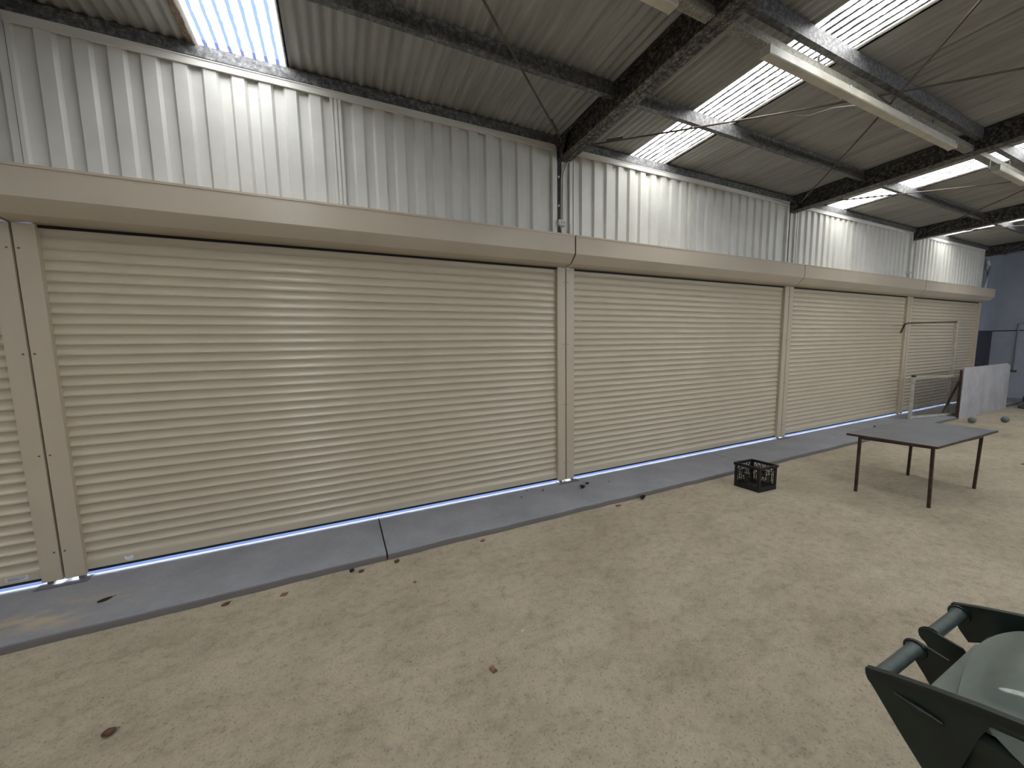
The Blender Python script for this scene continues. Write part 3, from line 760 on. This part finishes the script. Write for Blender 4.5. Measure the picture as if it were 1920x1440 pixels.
leaf(1.463, -.845, GZ, .050, .026, .005, .5, 'leaft', 'tan brown flat leaf by the kerb, second from the left')
leaf(1.90, -.775, GZ, .042, .026, .020, .8, 'leafk', 'black curled leaf against the kerb left of the slab joint')
leaf(1.965, -.800, GZ, .046, .024, .006, .4, 'leafb', 'brown leaf touching the black curled leaf at the kerb')
leaf(2.228, -.785, GZ, .050, .028, .006, .9, 'leafb', 'brown leaf by the kerb just right of the slab joint')
leaf(2.309, -1.114, GZ, .030, .020, .004, 1.4, 'leaft', 'small pinkish leaf on the dirt right of the slab joint')
leaf(.395, -.455, 0, .070, .024, .008, .55, 'leafk', 'long dark curled leaf on the concrete near the left post')
leaf(4.346, -.325, 0, .060, .050, .030, .3, 'leafk', 'large black curled leaf on the concrete right of the middle post')
leaf(4.473, -.244, 0, .048, .034, .018, .8, 'leafk', 'round black leaf behind the large curled one')
leaf(3.916, -.172, 0, .040, .014, .005, .9, 'leafk', 'thin black leaf close under the first shutter')
leaf(3.615, -.232, 0, .018, .014, .004, .2, 'leafk', 'tiny black speck on the concrete left of the middle post')
leaf(3.748, -.102, 0, .024, .010, .003, .1, 'leafk', 'tiny thin leaf right beside the light gap')
leaf(4.82, -.775, GZ, .080, .034, .034, .2, 'leafk', 'black curled leaf on the dirt, right by the kerb, before the second shutter')
leaf(4.467, -.790, GZ, .055, .022, .010, -.3, 'leaft', 'pale twisted leaf on the dirt beside the kerb')
leaf(4.632+.12, -.30, 0, .020, .012, .003, .2, 'leafb', 'tiny brown scrap on the concrete right of the black leaves')
leaf(5.364, -.453, 0, .045, .008, .002, .1, 'leaft', 'thin pale twig like leaf on the concrete before the second shutter')
leaf(10.956, -.37, 0, .09, .03, .01, .1, 'leafk', 'far dark leaf on the concrete behind the table')
leaf(2.95, -.80, GZ, .045, .02, .008, .3, 'leaft', 'small tan leaf on the dirt in front of the first shutter')
leaf(10.1, -2.25, GZ, .14, .03, .006, -.5, 'leafk', 'long dark strip of bark on the dirt right of the table')
# little half round chip near the bottom centre
ch = MB(); pr = []
for i in range(9):
    a = PI*i/8; pr.append((.014*math.cos(a), .016*math.sin(a)+.0))
ch.prism(pr, -.018, .018, 1)
o = ch.obj('bark_chip', M['leaft'], bevel=.001); o.location = (2.543, -2.045, GZ); o.rotation_euler = (0, 0, .25)
tag(o, 'pale brown block shaped chip at the bottom centre of the dirt', 'chip')
tag(MB().tube([(0, 0, 0), (.012, .002, .0), (.012, .002, .004)], .004, 8).obj('white_pebble', M['sticker']), 'tiny white fleck on the dirt left of centre', 'pebble').location = (2.794, -1.876, GZ+.004)

# ------------------------------------------------------------------ wheelie bin
BX0, BX1 = 2.962, 3.430
bn = empty('wheelie_bin', (3.196, -3.65, GZ), 'dark green wheeled rubbish bin with grey green lid at the bottom right', 'bin')
O = Vector((3.196, -3.65, GZ))
def bpnt(x, y, z): return tuple(Vector((x, y, z))-O)
# tapering body as stacked rounded rectangles
def rr(cx, cy_, hx, hy, r, z, n=5):
    out = []
    for (sx_, sy2, a0) in ((1, 1, 0), (-1, 1, 90), (-1, -1, 180), (1, -1, 270)):
        for i in range(n+1):
            a = math.radians(a0+90*i/n); out.append(bpnt(cx+sx_*(hx-r)+r*math.cos(a), cy_+sy2*(hy-r)+r*math.sin(a), z))
    return out
cx = (BX0+BX1)/2
body = [(-.03, .175, .20, -3.665), (.0, .180, .205, -3.665), (.30, .190, .217, -3.672), (.60, .202, .230, -3.680), (.80, .212, .240, -3.684), (.885, .216, .244, -3.685), (.892, .232, .260, -3.690), (.925, .234, .262, -3.690), (.930, .222, .250, -3.690), (.82, .205, .233, -3.686), (.02, .172, .19, -3.665)]
v = []; f = []; n = 24
for (z, hx, hy, yc) in body:
    for p in rr(cx, yc, hx, hy, .045, z):
        yw = p[1]+O.y; d = max(0, min(1, (yw+3.54)/.09)) if z > .81 else 0
        v.append((p[0], p[1], p[2]-.050*d))
for i in range(len(body)-1):
    for k_ in range(n): f.append((i*n+k_, i*n+(k_+1) % n, (i+1)*n+(k_+1) % n, (i+1)*n+k_))
f += [tuple(range(n))[::-1], tuple(range((len(body)-1)*n, len(body)*n))]
MB().add(v, f).obj('body', M['bin'], bn, smooth=40)
# vertical ribs on the side wall facing the camera
for yy in (-3.56, -3.66, -3.76):
    MB().prism([(BX0+.018, yy-.014), (BX0+.012, yy), (BX0+.018, yy+.014), (BX0+.04, yy+.014), (BX0+.04, yy-.014)], .30+.05-GZ-.05, .88-.0, 2)
def plate(x, poly, th=.005, name='handle_bracket'):
    g_ = MB(); n = len(poly)
    v = [bpnt(x-th/2, p[0], p[1]) for p in poly] + [bpnt(x+th/2, p[0], p[1]) for p in poly]
    g_.add(v, [tuple(range(n)), tuple(range(n, 2*n))[::-1]] + [(i, (i+1) % n, n+(i+1) % n, n+i) for i in range(n)])
    return g_.obj(name, M['bin'], bn)
def arc(cy2, cz, r, a0, a1, n=8): return [(cy2+r*math.cos(math.radians(a0+(a1-a0)*i/n)), cz+r*math.sin(math.radians(a0+(a1-a0)*i/n))) for i in range(n+1)]
side = arc(-3.372, .889, .020, -60, 100) + [(-3.456, .942), (-3.511, .959), (-3.540, .962), (-3.520, .90), (-3.50, .80), (-3.49, .68), (-3.475, .73), (-3.417, .80)]
plate(BX0, side, .007); plate(BX1, side[:12]+[(-3.52, .90), (-3.46, .865), (-3.43, .845), (-3.392, .818), (-3.372, .845)], .007)
inner = arc(-3.370, .889, .020, -70, 110) + [(-3.425, .900), (-3.450, .870), (-3.450, .80), (-3.418, .790), (-3.388, .835)]
plate(3.158, inner, .006); plate(3.238, inner, .006)
# raised lip that runs along the outer bracket and down the side
for x, s in ((BX0, -1), (BX1, 1)):
    pth = [(-3.353, .905), (-3.40, .924), (-3.456, .943), (-3.511, .960), (-3.564, .974), (-3.66, .984)]
    g_ = MB(); v = []; f = []
    for (y, z) in pth: v += [bpnt(x-s*.003, y, z-.004), bpnt(x+s*.012, y, z-.004), bpnt(x+s*.012, y, z+.003), bpnt(x-s*.003, y, z+.003)]
    for i in range(len(pth)-1):
        for q in range(4): f.append((i*4+q, i*4+(q+1) % 4, (i+1)*4+(q+1) % 4, (i+1)*4+q))
    f += [(0, 1, 2, 3), tuple(range(4*len(pth)-4, 4*len(pth)))[::-1]]
    g_.add(v, f).obj('bracket_lip', M['bin'], bn)
    MB().tube([bpnt(x+s*.004, -3.40, .885), bpnt(x+s*.010, -3.44, .886), bpnt(x+s*.008, -3.475, .884)], [.002, .006, .003], 8).obj('bracket_rib', M['bin'], bn, smooth=60)
M['handle'] = simple('worn_grey_green_grip', (74, 86, 84), .4, 0, .12, 40)
for (a, b_) in ((BX0+.003, 3.156), (3.240, BX1-.003)):
    MB().tube([bpnt(a, -3.370, .889), bpnt(a+.008, -3.370, .889), bpnt(a+.02, -3.370, .889), bpnt(b_-.02, -3.370, .889), bpnt(b_-.008, -3.370, .889), bpnt(b_, -3.370, .889)], [.0185, .0165, .0145, .0145, .0165, .0185], 14).obj('handle', M['handle'], bn, smooth=60)
for (a, d_) in ((BX0+.004, 1), (3.155, -1), (3.241, 1), (BX1-.004, -1)):
    MB().tube([bpnt(a, -3.370, .889), bpnt(a+d_*.005, -3.370, .889)], [.0225, .021], 18).obj('handle_flange', M['bin'], bn, smooth=40)
MB().tube([bpnt(3.150, -3.432, .872), bpnt(3.246, -3.432, .872)], .007, 10).obj('hinge_pin', M['screw'], bn)
# ledge between the lid and the brackets
MB().box(bpnt(3.150, -3.47, .838), bpnt(3.250, -3.425, .862)).obj('hinge_ledge', M['lid'], bn, bevel=.003)
MB().box(bpnt(3.010, -3.480, .885), bpnt(3.262, -3.438, .915)).obj('hinge_ledge', M['lid'], bn, bevel=.004)
# lid: shallow crowned shell with a rolled edge and a raised centre panel
def lidz(u, w_): # u across, w_ front to back, both -1..1
    return .945 + .022*(1-u*u) + .030*(1-w_*w_) - .018*max(0, w_)
NU, NW = 28, 28; v = []; f = []
lcx, lcy, lhx, lhy = cx, -3.708, .220, .252
def sq(u, w_):   # square to rounded square
    r = max(abs(u), abs(w_));
    if r < 1e-6: return 0, 0
    m_ = math.hypot(u, w_); k1 = r/m_; e = .30*r**4
    return u*(1-e)+u*k1*e, w_*(1-e)+w_*k1*e
for i in range(NU+1):
    for j in range(NW+1):
        u, w_ = i/NU*2-1, j/NW*2-1
        a, b_ = sq(u, w_)
        z = lidz(u, w_) + .012*max(0, min(1, (0.86-max(abs(u), abs(w_)))/.08))
        v.append(bpnt(lcx+a*lhx, lcy+b_*lhy, z))
for i in range(NU):
    for j in range(NW): q = i*(NW+1)+j; f.append((q, q+NW+1, q+NW+2, q+1))
n0 = len(v)
ring = [i*(NW+1) for i in range(NU+1)] + [NU*(NW+1)+j for j in range(1, NW+1)] + [i*(NW+1)+NW for i in range(NU-1, -1, -1)] + [j for j in range(NW-1, 0, -1)]
for q in ring: p = v[q]; v.append((p[0]*1.055, p[1]*1.02, p[2]-.040))
R_ = len(ring)
for i in range(R_): f.append((ring[i], ring[(i+1) % R_], n0+(i+1) % R_, n0+i))
v_lid = list(v)
lid = MB().add(v, f).obj('lid', M['lid'], bn, smooth=50)
g_ = MB()       # thin dark edge that carries on from the bracket, and the skirt under it, paler to paint in light caught there
for x, s_ in ((BX0, -1), (BX1, 1)):
    v = [bpnt(x, y, z) for (y, z) in ((-3.505, .935), (-3.505, .958), (-3.564, .972), (-3.66, .982), (-3.66, .955), (-3.564, .948))] + [bpnt(x-s_*.006, y, z) for (y, z) in ((-3.505, .935), (-3.505, .958), (-3.564, .972), (-3.66, .982), (-3.66, .955), (-3.564, .948))]
    MB().add(v, [(0, 1, 2, 3, 4, 5), (11, 10, 9, 8, 7, 6)] + [(i, (i+1) % 6, 6+(i+1) % 6, 6+i) for i in range(6)]).obj('rim_edge', M['bin'], bn)
    top = [(-3.528, .928, 0), (-3.56, .938, 0), (-3.62, .946, 0), (-3.70, .950, 0), (-3.90, .950, 0)]
    low = [(-3.528, .924, .0), (-3.56, .906, .006), (-3.62, .880, .018), (-3.70, .868, .022), (-3.90, .868, .022)]
    v = [bpnt(x+s_*.001+s_*d, y, z) for (y, z, d) in top] + [bpnt(x+s_*.001+s_*d, y, z) for (y, z, d) in low] + [bpnt(x-s_*.01, y, z) for (y, z, d) in low]
    f = []
    for i in range(4): f += [(i, i+1, 6+i, 5+i), (5+i, 6+i, 11+i, 10+i), (10+i, 11+i, i+1, i)]
    f += [(0, 5, 10), (4, 14, 9)]
    MB().add(v, f).obj('rim_skirt', M['lid'], bn, smooth=30)
M['glint'] = simple('pale_lid_glint', (176, 182, 176), .35, 0, .2, 60)  # painted highlight: a pale oval laid on the lid
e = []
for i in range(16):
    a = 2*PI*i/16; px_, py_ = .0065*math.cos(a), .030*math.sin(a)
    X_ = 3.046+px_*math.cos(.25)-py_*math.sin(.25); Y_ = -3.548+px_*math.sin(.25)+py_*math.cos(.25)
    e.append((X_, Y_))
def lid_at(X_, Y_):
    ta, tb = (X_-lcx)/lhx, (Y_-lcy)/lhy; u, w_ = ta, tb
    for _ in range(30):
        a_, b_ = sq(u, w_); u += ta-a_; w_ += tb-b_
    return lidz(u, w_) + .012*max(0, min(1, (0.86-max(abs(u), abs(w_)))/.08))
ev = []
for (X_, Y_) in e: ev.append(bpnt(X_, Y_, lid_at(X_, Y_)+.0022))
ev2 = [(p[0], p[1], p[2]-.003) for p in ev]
MB().add(ev+ev2, [tuple(range(16))]+[(i, (i+1) % 16, 16+(i+1) % 16, 16+i) for i in range(16)]).obj('painted_glint', M['glint'], bn)
# wheels
for x in (BX0+.015, BX1-.015):
    wl = MB().tube([bpnt(x-.02, -3.50, GZ+.10), bpnt(x+.02, -3.50, GZ+.10)], .10, 24).obj('wheel', M['black'], bn, smooth=40)
MB().tube([bpnt(BX0, -3.50, GZ+.10), bpnt(BX1, -3.50, GZ+.10)], .010, 8).obj('axle', M['screw'], bn)
